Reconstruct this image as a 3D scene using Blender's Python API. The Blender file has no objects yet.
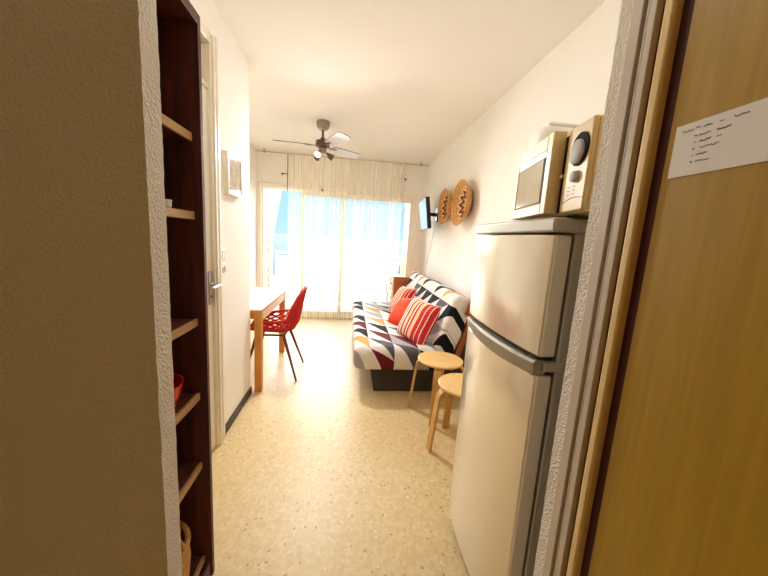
import bpy, bmesh, math, random
from mathutils import Vector, Matrix, noise
random.seed(7)
PI = math.pi
C = bpy.context.scene.collection

# ------------------------------------------------------------------ helpers
def add_box(bm, lo, hi, mtx=None):
    x0, y0, z0 = lo; x1, y1, z1 = hi
    co = [(x0,y0,z0),(x1,y0,z0),(x1,y1,z0),(x0,y1,z0),(x0,y0,z1),(x1,y0,z1),(x1,y1,z1),(x0,y1,z1)]
    v = [bm.verts.new(mtx @ Vector(c) if mtx else c) for c in co]
    for f in ((0,3,2,1),(4,5,6,7),(0,1,5,4),(1,2,6,5),(2,3,7,6),(3,0,4,7)):
        bm.faces.new([v[i] for i in f])
    return v

def add_tube(bm, pts, r, seg=10, cap=True, closed=False):
    pts = [Vector(p) for p in pts]; n = len(pts)
    rs = r if isinstance(r, (list, tuple)) else [r]*n
    rings = []; nrm = None
    for i, p in enumerate(pts):
        a = pts[i-1] if (i > 0 or closed) else p
        b = pts[(i+1) % n] if (i < n-1 or closed) else p
        t = (b-a).normalized()
        if nrm is None:
            nrm = t.orthogonal().normalized()
        nrm = (nrm - t*nrm.dot(t)).normalized()
        bi = t.cross(nrm)
        rings.append([bm.verts.new(p + (nrm*math.cos(2*PI*k/seg) + bi*math.sin(2*PI*k/seg))*rs[i]) for k in range(seg)])
    m = n if closed else n-1
    for i in range(m):
        A, B = rings[i], rings[(i+1) % n]
        for k in range(seg):
            bm.faces.new((A[k], A[(k+1) % seg], B[(k+1) % seg], B[k]))
    if cap and not closed:
        bm.faces.new(rings[0][::-1]); bm.faces.new(rings[-1])

def add_lathe(bm, prof, mtx=None, seg=32, closed=False):
    """prof: (radius, height) about local z"""
    mtx = mtx or Matrix.Identity(4); rings = []
    for r, z in prof:
        if r < 1e-6:
            rings.append([bm.verts.new(mtx @ Vector((0,0,z)))])
        else:
            rings.append([bm.verts.new(mtx @ Vector((r*math.cos(2*PI*k/seg), r*math.sin(2*PI*k/seg), z))) for k in range(seg)])
    pr = list(zip(rings, rings[1:])) + ([(rings[-1], rings[0])] if closed else [])
    for A, B in pr:
        for k in range(seg):
            k2 = (k+1) % seg
            if len(A) == 1 and len(B) == 1: continue
            if len(A) == 1: bm.faces.new((A[0], B[k2], B[k]))
            elif len(B) == 1: bm.faces.new((A[k], A[k2], B[0]))
            else: bm.faces.new((A[k], A[k2], B[k2], B[k]))

def add_prism(bm, poly, axis, a, b):
    """poly: 2D outline; axis x: (y,z), y: (x,z), z: (x,y)"""
    def P(p, h):
        return (h,p[0],p[1]) if axis == 'x' else ((p[0],h,p[1]) if axis == 'y' else (p[0],p[1],h))
    A = [bm.verts.new(P(p, a)) for p in poly]; B = [bm.verts.new(P(p, b)) for p in poly]
    n = len(poly)
    bm.faces.new(A[::-1]); bm.faces.new(B)
    for i in range(n):
        bm.faces.new((A[i], A[(i+1) % n], B[(i+1) % n], B[i]))

def obj(name, bm, m, parent=None, bevel=0, seg=2, smooth=35, loc=None):
    bmesh.ops.recalc_face_normals(bm, faces=bm.faces[:])
    me = bpy.data.meshes.new(name); bm.to_mesh(me); bm.free()
    if m: me.materials.append(m)
    o = bpy.data.objects.new(name, me); C.objects.link(o)
    if smooth:
        me.polygons.foreach_set('use_smooth', [True]*len(me.polygons))
        me.set_sharp_from_angle(angle=math.radians(smooth))
    if bevel:
        b = o.modifiers.new('bevel', 'BEVEL'); b.width = bevel; b.segments = seg; b.limit_method = 'ANGLE'; b.angle_limit = math.radians(40)
        b.harden_normals = False
    if parent: o.parent = parent
    if loc: o.location = loc
    return o

def box(name, lo, hi, m, parent=None, bevel=0.0, mtx=None):
    bm = bmesh.new(); add_box(bm, lo, hi, mtx); return obj(name, bm, m, parent, bevel)

def thing(name, label, cat, loc=(0,0,0), rotz=0, group=None):
    o = bpy.data.objects.new(name, None); C.objects.link(o)
    o.empty_display_size = .05
    o.location = loc; o.rotation_euler = (0,0,rotz)
    return tag(o, label, cat, group)

def tag(o, label, cat, group=None, kind=None):
    o['label'] = label; o['category'] = cat
    if group: o['group'] = group
    if kind: o['kind'] = kind
    return o

def struct(o, label=None, cat=None):
    o['kind'] = 'structure'
    if label: o['label'] = label
    if cat: o['category'] = cat
    return o

def dup(root, loc, rotz, label, group=None):
    r = root.copy(); C.objects.link(r); r.location = loc; r.rotation_euler = (0,0,rotz); r['label'] = label
    if group: r['group'] = group
    for ch in list(root.children):
        c = ch.copy(); C.objects.link(c); c.parent = r
        for g in list(ch.children):
            d = g.copy(); C.objects.link(d); d.parent = c
    return r

# ------------------------------------------------------------------ materials
def srgb(r, g, b):
    f = lambda c: (c/255/12.92) if c/255 <= .04045 else ((c/255+.055)/1.055)**2.4
    return (f(r), f(g), f(b), 1)

class N:
    def __init__(s, name):
        s.m = bpy.data.materials.new(name); s.m.use_nodes = True
        s.t = s.m.node_tree; s.p = s.t.nodes['Principled BSDF']; s.out = s.t.nodes['Material Output']
    def n(s, kind, **kw):
        nd = s.t.nodes.new(kind)
        for k, v in kw.items():
            if k in nd.inputs: nd.inputs[k].default_value = v
            else: setattr(nd, k, v)
        return nd
    def l(s, a, b): s.t.links.new(a, b)
    def ramp(s, fac, stops, interp='LINEAR'):
        r = s.n('ShaderNodeValToRGB'); r.color_ramp.interpolation = interp
        e = r.color_ramp.elements
        while len(e) < len(stops): e.new(.5)
        for el, (p, c) in zip(e, stops): el.position = p; el.color = c
        s.l(fac, r.inputs[0]); return r
    def coord(s, kind='Object', scale=(1,1,1), rot=(0,0,0)):
        c = s.n('ShaderNodeTexCoord'); mp = s.n('ShaderNodeMapping'); mp.inputs['Scale'].default_value = scale; mp.inputs['Rotation'].default_value = rot
        s.l(c.outputs[kind], mp.inputs[0]); return mp.outputs[0]
    def bump(s, h, strength, dist=.01):
        b = s.n('ShaderNodeBump', Strength=strength, Distance=dist); s.l(h, b.inputs['Height']); s.l(b.outputs[0], s.p.inputs['Normal'])

def plain(name, col, rough=.5, metal=0, spec=.5, var=.06, scale=14, bump=0.0, bscale=120, coat=0):
    q = N(name); p = q.p
    p.inputs['Roughness'].default_value = rough; p.inputs['Metallic'].default_value = metal
    p.inputs['Specular IOR Level'].default_value = spec; p.inputs['Coat Weight'].default_value = coat
    co = q.coord()
    ns = q.n('ShaderNodeTexNoise', Scale=scale, Detail=3.0); q.l(co, ns.inputs['Vector'])
    d = [max(0, c*(1-var)) for c in col[:3]] + [1]; u = [min(1, c*(1+var)) for c in col[:3]] + [1]
    r = q.ramp(ns.outputs['Fac'], [(.3, d), (.7, u)]); q.l(r.outputs[0], p.inputs['Base Color'])
    if bump:
        b = q.n('ShaderNodeTexNoise', Scale=bscale, Detail=4.0); q.l(co, b.inputs['Vector']); q.bump(b.outputs['Fac'], bump)
    return q.m

def wood(name, dark, light, rough=.45, scale=(1.2,14,1.2), sc=3.0, coat=0, bump=.05):
    q = N(name); co = q.coord(scale=scale)
    a = q.n('ShaderNodeTexNoise', Scale=sc, Detail=6.0, Roughness=.6, Distortion=.6); q.l(co, a.inputs['Vector'])
    r = q.ramp(a.outputs['Fac'], [(.3, dark), (.7, light)]); q.l(r.outputs[0], q.p.inputs['Base Color'])
    q.p.inputs['Roughness'].default_value = rough; q.p.inputs['Coat Weight'].default_value = coat
    q.bump(a.outputs['Fac'], bump, .003)
    return q.m

def roughcast(name, col, strength=.6):
    q = N(name); co = q.coord()
    a = q.n('ShaderNodeTexNoise', Scale=260.0, Detail=3.0, Roughness=.6); q.l(co, a.inputs['Vector'])
    b = q.n('ShaderNodeTexVoronoi', Scale=170.0); q.l(co, b.inputs['Vector'])
    m = q.n('ShaderNodeMath', operation='ADD'); q.l(a.outputs['Fac'], m.inputs[0]); q.l(b.outputs['Distance'], m.inputs[1])
    q.bump(m.outputs[0], strength, .006)
    d = [c*.93 for c in col[:3]]+[1]
    r = q.ramp(a.outputs['Fac'], [(.35, d), (.65, col)]); q.l(r.outputs[0], q.p.inputs['Base Color'])
    q.p.inputs['Roughness'].default_value = .9; q.p.inputs['Specular IOR Level'].default_value = .2
    return q.m

M = {}
M['wall'] = plain('wall_paint', srgb(243,240,233), .85, spec=.2, var=.012, scale=3, bump=.05, bscale=60)
M['ceiling'] = plain('ceiling_paint', srgb(246,243,237), .9, spec=.15, var=.01, scale=2)
M['rough'] = roughcast('roughcast_plaster', srgb(232,224,210), .45)
M['white_wood'] = plain('white_gloss_paint', srgb(238,231,216), .4, var=.02)
M['white_frame'] = plain('white_window_frame', srgb(246,240,230), .45, var=.02)
M['bookwood'] = wood('dark_mahogany_veneer', srgb(46,17,8), srgb(106,46,26), .5, (14,14,1.0))
M['bookedge_lit'] = wood('shelf_edge_lit_tone', srgb(152,114,68), srgb(188,148,96), .5, (6,2,30))  # tan shelf fronts: window light on the edges put into the wood colour
M['doorwood'] = wood('honey_door_veneer', srgb(160,124,18), srgb(180,142,30), .42, (12,12,.7), 4)
M['doorstop'] = wood('pale_pine_stop', srgb(222,186,116), srgb(238,208,148), .45, (12,12,.7), 4)
M['maroon'] = plain('maroon_gap_shade', srgb(72,18,14), .6)  # shade of the door frame gaps, put in as a dark red colour
M['greymetal'] = plain('greige_painted_steel', srgb(204,190,170), .4, var=.02)
M['paleline'] = plain('pale_steel_lip', srgb(228,222,214), .35, var=.02)
M['groove'] = plain('dark_groove', srgb(62,48,44), .7)
M['skirting'] = plain('dark_skirting', srgb(58,38,28), .5, var=.15, scale=20)
M['chrome'] = plain('satin_steel', srgb(190,186,182), .28, 1.0, var=.03)
M['switch'] = plain('white_plastic', srgb(240,236,228), .35, var=.01)
M['black'] = plain('black_plastic', srgb(18,17,18), .4)
M['tablewhite'] = plain('white_laminate', srgb(244,236,226), .3, var=.01)
M['pine'] = wood('pine_leg', srgb(196,126,50), srgb(218,154,74), .45, (12,12,1.2), 4)
M['apron'] = plain('pale_apron', srgb(226,206,174), .4, var=.03)
M['red'] = plain('red_plastic', srgb(206,22,20), .35, var=.05)
M['chairleg'] = plain('brown_chair_leg', srgb(104,52,40), .4, var=.08)
M['birch'] = wood('birch_seat', srgb(222,178,108), srgb(238,200,136), .4, (1.5,9,1.5), 4, coat=.15)
M['birchedge'] = wood('birch_ply_leg', srgb(196,146,76), srgb(224,178,108), .45, (8,8,1.4), 5)
M['sofabase'] = plain('charcoal_fabric', srgb(66,60,54), .9, var=.12, scale=60, bump=.15, bscale=500)
M['sofaback'] = wood('sofa_frame_wood', srgb(128,60,30), srgb(168,88,46), .45, (3,10,3))
M['mattress'] = plain('grey_mattress', srgb(120,112,104), .9)
M['orange'] = plain('orange_cushion_fabric', srgb(226,66,22), .85, var=.07, scale=30, bump=.2, bscale=300)
M['cabwood'] = wood('orange_pine_cabinet', srgb(172,84,26), srgb(204,118,48), .35, (2,2,14))
M['cabtop'] = plain('glossy_cabinet_top', srgb(206,150,96), .12, var=.05, coat=.6)
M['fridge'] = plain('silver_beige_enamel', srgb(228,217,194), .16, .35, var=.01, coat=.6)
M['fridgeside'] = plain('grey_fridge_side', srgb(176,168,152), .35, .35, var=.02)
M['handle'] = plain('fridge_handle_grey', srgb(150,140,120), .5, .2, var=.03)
M['cream'] = plain('cream_plastic', srgb(236,212,154), .38, var=.03)
M['creamdark'] = plain('tan_panel_plastic', srgb(214,182,120), .42, var=.05)
M['dialgrey'] = plain('dial_knob_grey', srgb(176,170,162), .6, var=.03)
M['matteblack'] = plain('matte_black', srgb(16,15,15), .8, spec=.2)
M['dial'] = plain('dial_grey', srgb(206,200,190), .3, var=.03)
M['ovenglass'] = plain('oven_window_glass', srgb(206,192,166), .12, .0, var=.05, coat=.6)
M['whiteplastic'] = plain('white_plastic_translucent', srgb(246,244,238), .3, var=.01)
M['fan'] = plain('fan_brushed_bronze', srgb(160,140,124), .35, .35, var=.05)
M['fandark'] = plain('fan_dark_trim', srgb(98,76,72), .4, .2)
M['blade'] = plain('fan_blade_silver', srgb(206,202,204), .4, .1, var=.02)
M['paper'] = plain('note_paper', srgb(236,230,222), .8, var=.02)
M['ink'] = plain('ink', srgb(52,56,72), .7)
M['steelwire'] = plain('rail_steel', srgb(168,150,132), .4, .6)
M['balcony'] = plain('balcony_plaster', srgb(244,226,186), .85, var=.03)
M['tile'] = plain('balcony_tile', srgb(226,214,194), .7, var=.05)
M['railwhite'] = plain('white_railing', srgb(246,244,240), .4, var=.01)
M['gardenchair'] = plain('grey_garden_chair', srgb(120,130,140), .5)
M['basket'] = None

# glowing bulb
q = N('lit_bulb'); q.p.inputs['Emission Color'].default_value = (1,.92,.8,1); q.p.inputs['Emission Strength'].default_value = 14
q.p.inputs['Base Color'].default_value = (1,1,1,1); M['bulb'] = q.m

# window glass: clear with a fresnel sheen
def glass(name, tint=(1,1,1,1), k=1.0):
    q = N(name); t = q.t
    tr = q.n('ShaderNodeBsdfTransparent'); tr.inputs[0].default_value = tint
    gl = q.n('ShaderNodeBsdfGlossy'); gl.inputs['Roughness'].default_value = .02
    fr = q.n('ShaderNodeFresnel', IOR=1.45); mx = q.n('ShaderNodeMixShader')
    ns = q.n('ShaderNodeTexNoise', Scale=2.0); mu = q.n('ShaderNodeMath', operation='MULTIPLY'); mu.inputs[1].default_value = k
    q.l(fr.outputs[0], mu.inputs[0]); q.l(mu.outputs[0], mx.inputs[0]); q.l(tr.outputs[0], mx.inputs[1]); q.l(gl.outputs[0], mx.inputs[2]); q.l(mx.outputs[0], q.out.inputs[0])
    return q.m
M['glass'] = glass('window_glass')

# sheer curtain
q = N('sheer_voile')
tr = q.n('ShaderNodeBsdfTransparent'); tl = q.n('ShaderNodeBsdfTranslucent'); df = q.n('ShaderNodeBsdfDiffuse')
tl.inputs[0].default_value = srgb(250,240,214); df.inputs[0].default_value = srgb(250,238,208)
m1 = q.n('ShaderNodeMixShader'); m1.inputs[0].default_value = .5; m2 = q.n('ShaderNodeMixShader')
co = q.coord('UV', (62,.6,1)); wv = q.n('ShaderNodeTexNoise', Scale=1.0, Detail=1.5); q.l(co, wv.inputs['Vector'])
rp = q.ramp(wv.outputs['Fac'], [(.32,(.12,)*3+(1,)), (.52,(.22,)*3+(1,)), (.72,(.48,)*3+(1,))])
q.l(tl.outputs[0], m1.inputs[1]); q.l(df.outputs[0], m1.inputs[2])
q.l(rp.outputs[0], m2.inputs[0]); q.l(tr.outputs[0], m2.inputs[1]); q.l(m1.outputs[0], m2.inputs[2]); q.l(m2.outputs[0], q.out.inputs[0])
M['curtain'] = q.m

# frosted railing panel
q = N('frosted_panel')
tr = q.n('ShaderNodeBsdfTransparent'); tl = q.n('ShaderNodeBsdfTranslucent'); df = q.n('ShaderNodeBsdfDiffuse')
tl.inputs[0].default_value = srgb(236,240,240); df.inputs[0].default_value = srgb(236,240,240)
m1 = q.n('ShaderNodeMixShader'); m1.inputs[0].default_value = .4; m2 = q.n('ShaderNodeMixShader'); m2.inputs[0].default_value = .8
q.l(tl.outputs[0], m1.inputs[1]); q.l(df.outputs[0], m1.inputs[2]); q.l(tr.outputs[0], m2.inputs[1]); q.l(m1.outputs[0], m2.inputs[2]); q.l(m2.outputs[0], q.out.inputs[0])
M['frosted'] = q.m

# terrazzo floor
q = N('terrazzo_floor'); co = q.coord()
v1 = q.n('ShaderNodeTexVoronoi', Scale=55.0, Randomness=1.0); q.l(co, v1.inputs['Vector'])
base = q.ramp(v1.outputs['Color'], [(.0, srgb(212,186,134)), (.5, srgb(220,196,146)), (1., srgb(229,208,162))])
nw = q.n('ShaderNodeTexNoise', Scale=60.0, Detail=2.0); q.l(co, nw.inputs['Vector'])
mixv = q.n('ShaderNodeMix', data_type='VECTOR'); mixv.inputs[0].default_value = .02; q.l(co, mixv.inputs[4]); q.l(nw.outputs['Color'], mixv.inputs[5])
v2 = q.n('ShaderNodeTexVoronoi', Scale=38.0); q.l(mixv.outputs[1], v2.inputs['Vector'])
chip = q.ramp(v2.outputs['Distance'], [(.0,(1,1,1,1)), (.20,(1,1,1,1)), (.26,(0,0,0,1))])
sel = q.n('ShaderNodeSeparateColor'); q.l(v2.outputs['Color'], sel.inputs[0])
pick = q.n('ShaderNodeMath', operation='GREATER_THAN'); pick.inputs[1].default_value = .62; q.l(sel.outputs[0], pick.inputs[0])
mm = q.n('ShaderNodeMath', operation='MULTIPLY'); q.l(chip.outputs[0], mm.inputs[0]); q.l(pick.outputs[0], mm.inputs[1])
chc = q.ramp(sel.outputs[1], [(0, srgb(172,134,92)), (.5, srgb(194,160,116)), (1, srgb(240,226,200))])
mx = q.n('ShaderNodeMix', data_type='RGBA'); q.l(mm.outputs[0], mx.inputs[0]); q.l(base.outputs[0], mx.inputs[6]); q.l(chc.outputs[0], mx.inputs[7])
q.l(mx.outputs[2], q.p.inputs['Base Color']); q.p.inputs['Roughness'].default_value = .4; q.p.inputs['Specular IOR Level'].default_value = .45
M['floor'] = q.m

# throw: rows of coloured triangles
q = N('triangle_throw_fabric'); uv = q.n('ShaderNodeUVMap')
sp = q.n('ShaderNodeSeparateXYZ'); q.l(uv.outputs[0], sp.inputs[0])
def mth(op, a, b=None):
    n_ = q.n('ShaderNodeMath', operation=op)
    for i, x in enumerate((a, b)):
        if x is None: continue
        if isinstance(x, (int, float)): n_.inputs[i].default_value = x
        else: q.l(x, n_.inputs[i])
    return n_.outputs[0]
U = mth('MULTIPLY', sp.outputs[0], 1/.27); V = mth('MULTIPLY', sp.outputs[1], 1/.21)
Pq = mth('ADD', U, mth('MULTIPLY', V, .5)); 
fp, fv = mth('FRACT', Pq), mth('FRACT', V); ip, iv = mth('FLOOR', Pq), mth('FLOOR', V)
tri = mth('GREATER_THAN', mth('ADD', fp, fv), 1.0)
cb = q.n('ShaderNodeCombineXYZ'); q.l(ip, cb.inputs[0]); q.l(iv, cb.inputs[1]); q.l(tri, cb.inputs[2])
wn = q.n('ShaderNodeTexWhiteNoise'); q.l(cb.outputs[0], wn.inputs['Vector'])
W = srgb(238,232,226); G = srgb(172,170,172); K = srgb(28,26,32); D = srgb(96,92,98); R_ = srgb(112,34,44); O = srgb(206,164,92); T = srgb(150,84,66)
rl_ = q.ramp(wn.outputs['Value'], [(0,W),(.72,G),(.86,W),(.94,srgb(206,200,198))], 'CONSTANT')
rd_ = q.ramp(wn.outputs['Value'], [(0,K),(.16,D),(.30,W),(.44,G),(.64,R_),(.74,O),(.84,T),(.93,K)], 'CONSTANT')
rp = q.n('ShaderNodeMix', data_type='RGBA'); q.l(tri, rp.inputs[0]); q.l(rl_.outputs[0], rp.inputs[6]); q.l(rd_.outputs[0], rp.inputs[7])
wvn = q.n('ShaderNodeTexNoise', Scale=70.0, Detail=3.0); q.l(uv.outputs[0], wvn.inputs['Vector'])
ml = q.n('ShaderNodeMix', data_type='RGBA', blend_type='MULTIPLY'); ml.inputs[0].default_value = .25
q.l(rp.outputs[2], ml.inputs[6]); q.l(wvn.outputs['Color'], ml.inputs[7]); q.l(ml.outputs[2], q.p.inputs['Base Color'])
q.p.inputs['Roughness'].default_value = .9; q.p.inputs['Specular IOR Level'].default_value = .15
fb = q.n('ShaderNodeTexNoise', Scale=9.0, Detail=2.0); q.l(uv.outputs[0], fb.inputs['Vector']); q.bump(fb.outputs['Fac'], .6, .03)
M['throw'] = q.m

# striped cushion (stripes over U)
q = N('striped_cushion_fabric'); uv = q.n('ShaderNodeUVMap'); sp = q.n('ShaderNodeSeparateXYZ'); q.l(uv.outputs[0], sp.inputs[0])
Rd, Wh, Cr, Dr = srgb(206,34,34), srgb(244,234,222), srgb(240,208,160), srgb(150,30,40)
st = []
seq = [(Wh,.05),(Dr,.05),(Wh,.06),(Rd,.05),(Wh,.05),(Dr,.05),(Cr,.09),(Rd,.05),(Wh,.04),(Rd,.06),(Cr,.11),(Rd,.12),(Wh,.02),(Rd,.10),(Wh,.02),(Rd,.08)]
p_ = 0
for c_, w_ in seq: st.append((min(p_, 1), c_)); p_ += w_
rp = q.ramp(sp.outputs[0], st, 'CONSTANT')
q.l(rp.outputs[0], q.p.inputs['Base Color']); q.p.inputs['Roughness'].default_value = .85
M['stripe'] = q.m

# woven basket: concentric coils + zigzag
def basket_mat(name, zig):
    q = N(name); tc = q.n('ShaderNodeTexCoord'); sp = q.n('ShaderNodeSeparateXYZ'); q.l(tc.outputs['Object'], sp.inputs[0])
    def mt(op, a, b=None):
        n_ = q.n('ShaderNodeMath', operation=op)
        for i, x in enumerate((a, b)):
            if x is None: continue
            if isinstance(x, (int, float)): n_.inputs[i].default_value = x
            else: q.l(x, n_.inputs[i])
        return n_.outputs[0]
    rr = mt('SQRT', mt('ADD', mt('MULTIPLY', sp.outputs[0], sp.outputs[0]), mt('MULTIPLY', sp.outputs[1], sp.outputs[1])))
    th = mt('ARCTAN2', sp.outputs[1], sp.outputs[0])
    coil = mt('SINE', mt('MULTIPLY', rr, 2*PI/.013))
    zz = mt('PINGPONG', mt('MULTIPLY', th, zig/(2*PI)), .5)
    ph = mt('FRACT', mt('ADD', mt('MULTIPLY', rr, 12.0), zz))
    band = mt('MULTIPLY', mt('MULTIPLY', mt('GREATER_THAN', ph, .55), mt('GREATER_THAN', rr, .06)), mt('LESS_THAN', rr, .17))
    inner = mt('MULTIPLY', mt('LESS_THAN', ph, .2), mt('LESS_THAN', rr, .17))
    ns = q.n('ShaderNodeTexNoise', Scale=40.0); q.l(tc.outputs['Object'], ns.inputs['Vector'])
    base = q.ramp(ns.outputs['Fac'], [(.3, srgb(214,156,84)), (.7, srgb(236,186,110))])
    cd = q.n('ShaderNodeMix', data_type='RGBA', blend_type='MULTIPLY'); q.l(mt('MULTIPLY', mt('LESS_THAN', coil, -.2), .8), cd.inputs[0]); q.l(base.outputs[0], cd.inputs[6]); cd.inputs[7].default_value = (.55,.42,.32,1)
    m1 = q.n('ShaderNodeMix', data_type='RGBA'); q.l(band, m1.inputs[0]); q.l(cd.outputs[2], m1.inputs[6]); m1.inputs[7].default_value = srgb(122,54,34)
    m2 = q.n('ShaderNodeMix', data_type='RGBA'); q.l(inner, m2.inputs[0]); q.l(m1.outputs[2], m2.inputs[6]); m2.inputs[7].default_value = srgb(240,220,180)
    q.l(m2.outputs[2], q.p.inputs['Base Color']); q.p.inputs['Roughness'].default_value = .7
    q.bump(coil, .5, .004)
    return q.m
M['basket'] = basket_mat('coiled_straw', 12)
M['wicker'] = wood('wicker_basket_weave', srgb(150,96,40), srgb(206,150,78), .7, (30,30,30), 3)

# sea
q = N('sea_water'); q.p.inputs['Roughness'].default_value = .8; q.p.inputs['Specular IOR Level'].default_value = .1
co = q.coord(scale=(.02,.1,1)); ns = q.n('ShaderNodeTexNoise', Scale=3.0, Detail=5.0); q.l(co, ns.inputs['Vector'])
rp = q.ramp(ns.outputs['Fac'], [(.3, srgb(22,72,90)), (.7, srgb(36,92,110))]); q.l(rp.outputs[0], q.p.inputs['Base Color']); M['sea'] = q.m
M['sand'] = plain('pale_sand', srgb(238,226,200), .9, scale=.5)

# ------------------------------------------------------------------ setting
H = 2.55; XL = -.778; XR = 1.18; YF = 5.15; XA = -1.43
struct(box('floor', (-1.9,-1.6,-.12), (1.6,5.28,0), M['floor']))
struct(box('ceiling', (-1.9,-1.6,H), (1.6,5.28,H+.15), M['ceiling']))
struct(box('wall_right', (XR,.635,0), (XR+.2,5.28,H), M['wall']))
struct(box('wall_alcove', (XA-.2,2.48,0), (XA,5.28,H), M['wall']))
# left wall: stretch past the white door, the piece over the door, the return to the alcove
bm = bmesh.new()
add_box(bm, (XL-.12,1.985,0), (XL,2.60,H)); add_box(bm, (XL-.12,1.05,2.35), (XL,1.985,H)); add_box(bm, (XL-.12,.60,0), (XL,1.05,H))
add_box(bm, (XA-.2,2.48,0), (XL-.12,2.60,H))
struct(obj('wall_left', bm, M['wall']))
box('wall_closet', (XL-.9,.5,0), (XL-.7,1.99,H), M['wall'])['kind'] = 'structure'
# far wall around the wide window opening
WL, WR, WT = -1.40, 1.075, 2.06
bm = bmesh.new()
add_box(bm, (XA-.2,YF,WT), (XR+.2,YF+.18,H)); add_box(bm, (XA-.2,YF,0), (WL,YF+.18,WT)); add_box(bm, (WR,YF,0), (XR+.2,YF+.18,WT))
struct(obj('wall_far', bm, M['wall']))
# rough-cast stub on the left of the entry
def rough_block(name, lo, hi, cell, amp, m):
    bm = bmesh.new()
    n = [max(1, round((hi[i]-lo[i])/cell)) for i in range(3)]
    vs = {}
    def V_(i, j, k):
        if (i,j,k) not in vs:
            p = Vector([lo[a] + (hi[a]-lo[a])*(i,j,k)[a]/n[a] for a in range(3)])
            d = noise.noise_vector(p*45)*amp + noise.noise_vector(p*16)*amp*.7
            vs[(i,j,k)] = bm.verts.new(p + d)
        return vs[(i,j,k)]
    for a in range(3):
        b, c = (a+1) % 3, (a+2) % 3
        for s in (0, n[a]):
            for i in range(n[b]):
                for j in range(n[c]):
                    q4 = []
                    for di, dj in ((0,0),(1,0),(1,1),(0,1)):
                        t = [0,0,0]; t[a] = s; t[b] = i+di; t[c] = j+dj; q4.append(V_(*t))
                    bm.faces.new(q4)
    return obj(name, bm, m, smooth=60)
struct(rough_block('wall_stub', (-.95,.60,0), (-.347,.652,H), .014, .0011, M['rough']), 'rough plastered stub wall at the left of the entry', 'wall')
struct(rough_block('wall_partition', (.505,.604,0), (1.40,.642,H), .012, .0009, M['rough']), 'rough plastered wall end beside the refrigerator', 'wall')
# entry hall behind the camera
struct(box('wall_hall_left', (-.97,-1.6,0), (-.85,.60,H), M['rough']))
struct(box('wall_hall_right', (.60,-1.6,0), (.72,.60,H), M['rough']))
struct(box('wall_hall_jamb', (.505,-1.6,0), (.60,-.36,H), M['rough']))
struct(box('wall_hall_over_door', (.505,-.36,2.12), (.60,.604,H), M['rough']))
struct(box('wall_back', (-.97,-1.6,0), (.72,-1.45,H), M['doorwood']))
# dark skirting on the left wall
struct(box('baseboard_left', (XL,1.995,0), (XL+.012,2.60,.06), M['skirting'], None, .002))

# white interior door in the left wall
d1 = bpy.data.objects.new('door_1', None); C.objects.link(d1); struct(d1, 'white interior door with glazed transom beside the bookcase', 'door')
box('door_leaf', (XL-.045,1.10,.008), (XL-.006,1.905,2.075), M['white_wood'], d1, .002)
bm = bmesh.new()
add_box(bm, (XL-.09,1.905,0), (XL+.014,1.99,2.36)); add_box(bm, (XL-.09,1.05,2.30), (XL+.014,1.905,2.36)); add_box(bm, (XL-.09,1.05,2.077), (XL+.002,1.905,2.10))
obj('door_frame', bm, M['white_wood'], d1, .004)
bm = bmesh.new(); add_box(bm, (XL+.0005,1.918,0.0), (XL+.026,1.936,2.345)); add_box(bm, (XL+.0005,1.97,0.0), (XL+.022,1.994,2.365))
obj('frame_moulding', bm, M['white_wood'], d1, .003)
box('transom_panel', (XL-.04,1.05,2.10), (XL-.03,1.905,2.30), M['greymetal'], d1)
hd = bmesh.new(); add_box(hd, (XL-.006,1.858,.92), (XL+.003,1.893,1.112)); ho = obj('handle_plate', hd, M['chrome'], d1, .002); ho['label'] = 'steel handle plate'
hd = bmesh.new(); add_tube(hd, [(XL,1.876,1.035),(XL+.045,1.876,1.035),(XL+.055,1.868,1.035),(XL+.055,1.77,1.033)], .009); obj('lever', hd, M['chrome'], ho)
hd = bmesh.new(); add_tube(hd, [(XL,1.876,.965),(XL+.006,1.876,.965)], .007); obj('keyhole', hd, M['black'], ho)

# bathroom door on the right, opening plane along the hall
d2 = bpy.data.objects.new('door_2', None); C.objects.link(d2); struct(d2, 'honey veneered hall door in a greige steel frame', 'door')
X0 = .505; ZT = 2.08
box('door_leaf', (X0+.008,-.33,.006), (X0+.045,.499,ZT-.03), M['doorwood'], d2, .002)
box('gap_shade_strip', (X0+.012,.499,0), (X0+.05,.5205,ZT-.01), M['maroon'], d2)  # dark strip painted in for the shadow gap beside the leaf
box('wooden_stop', (X0-.004,.5205,0), (X0+.05,.5405,ZT-.01), M['doorstop'], d2, .005)
box('outer_gap_shade', (X0+.006,.5405,0), (X0+.05,.5515,ZT-.005), M['maroon'], d2)  # second shadow gap, also a dark coloured strip
bm = bmesh.new(); add_box(bm, (X0-.006,.5515,0), (X0+.05,.5665,ZT)); add_box(bm, (X0-.008,.5785,0), (X0+.05,.603,ZT))
add_box(bm, (X0-.007,-.36,ZT-.03), (X0+.05,.603,ZT+.04))
obj('steel_frame', bm, M['greymetal'], d2, .0015)
box('frame_lip', (X0-.004,.5695,0), (X0+.03,.5735,ZT-.031), M['paleline'], d2, .001)
box('frame_groove', (X0+.004,.5665,0), (X0+.03,.5785,ZT-.032), M['groove'], d2)
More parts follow.
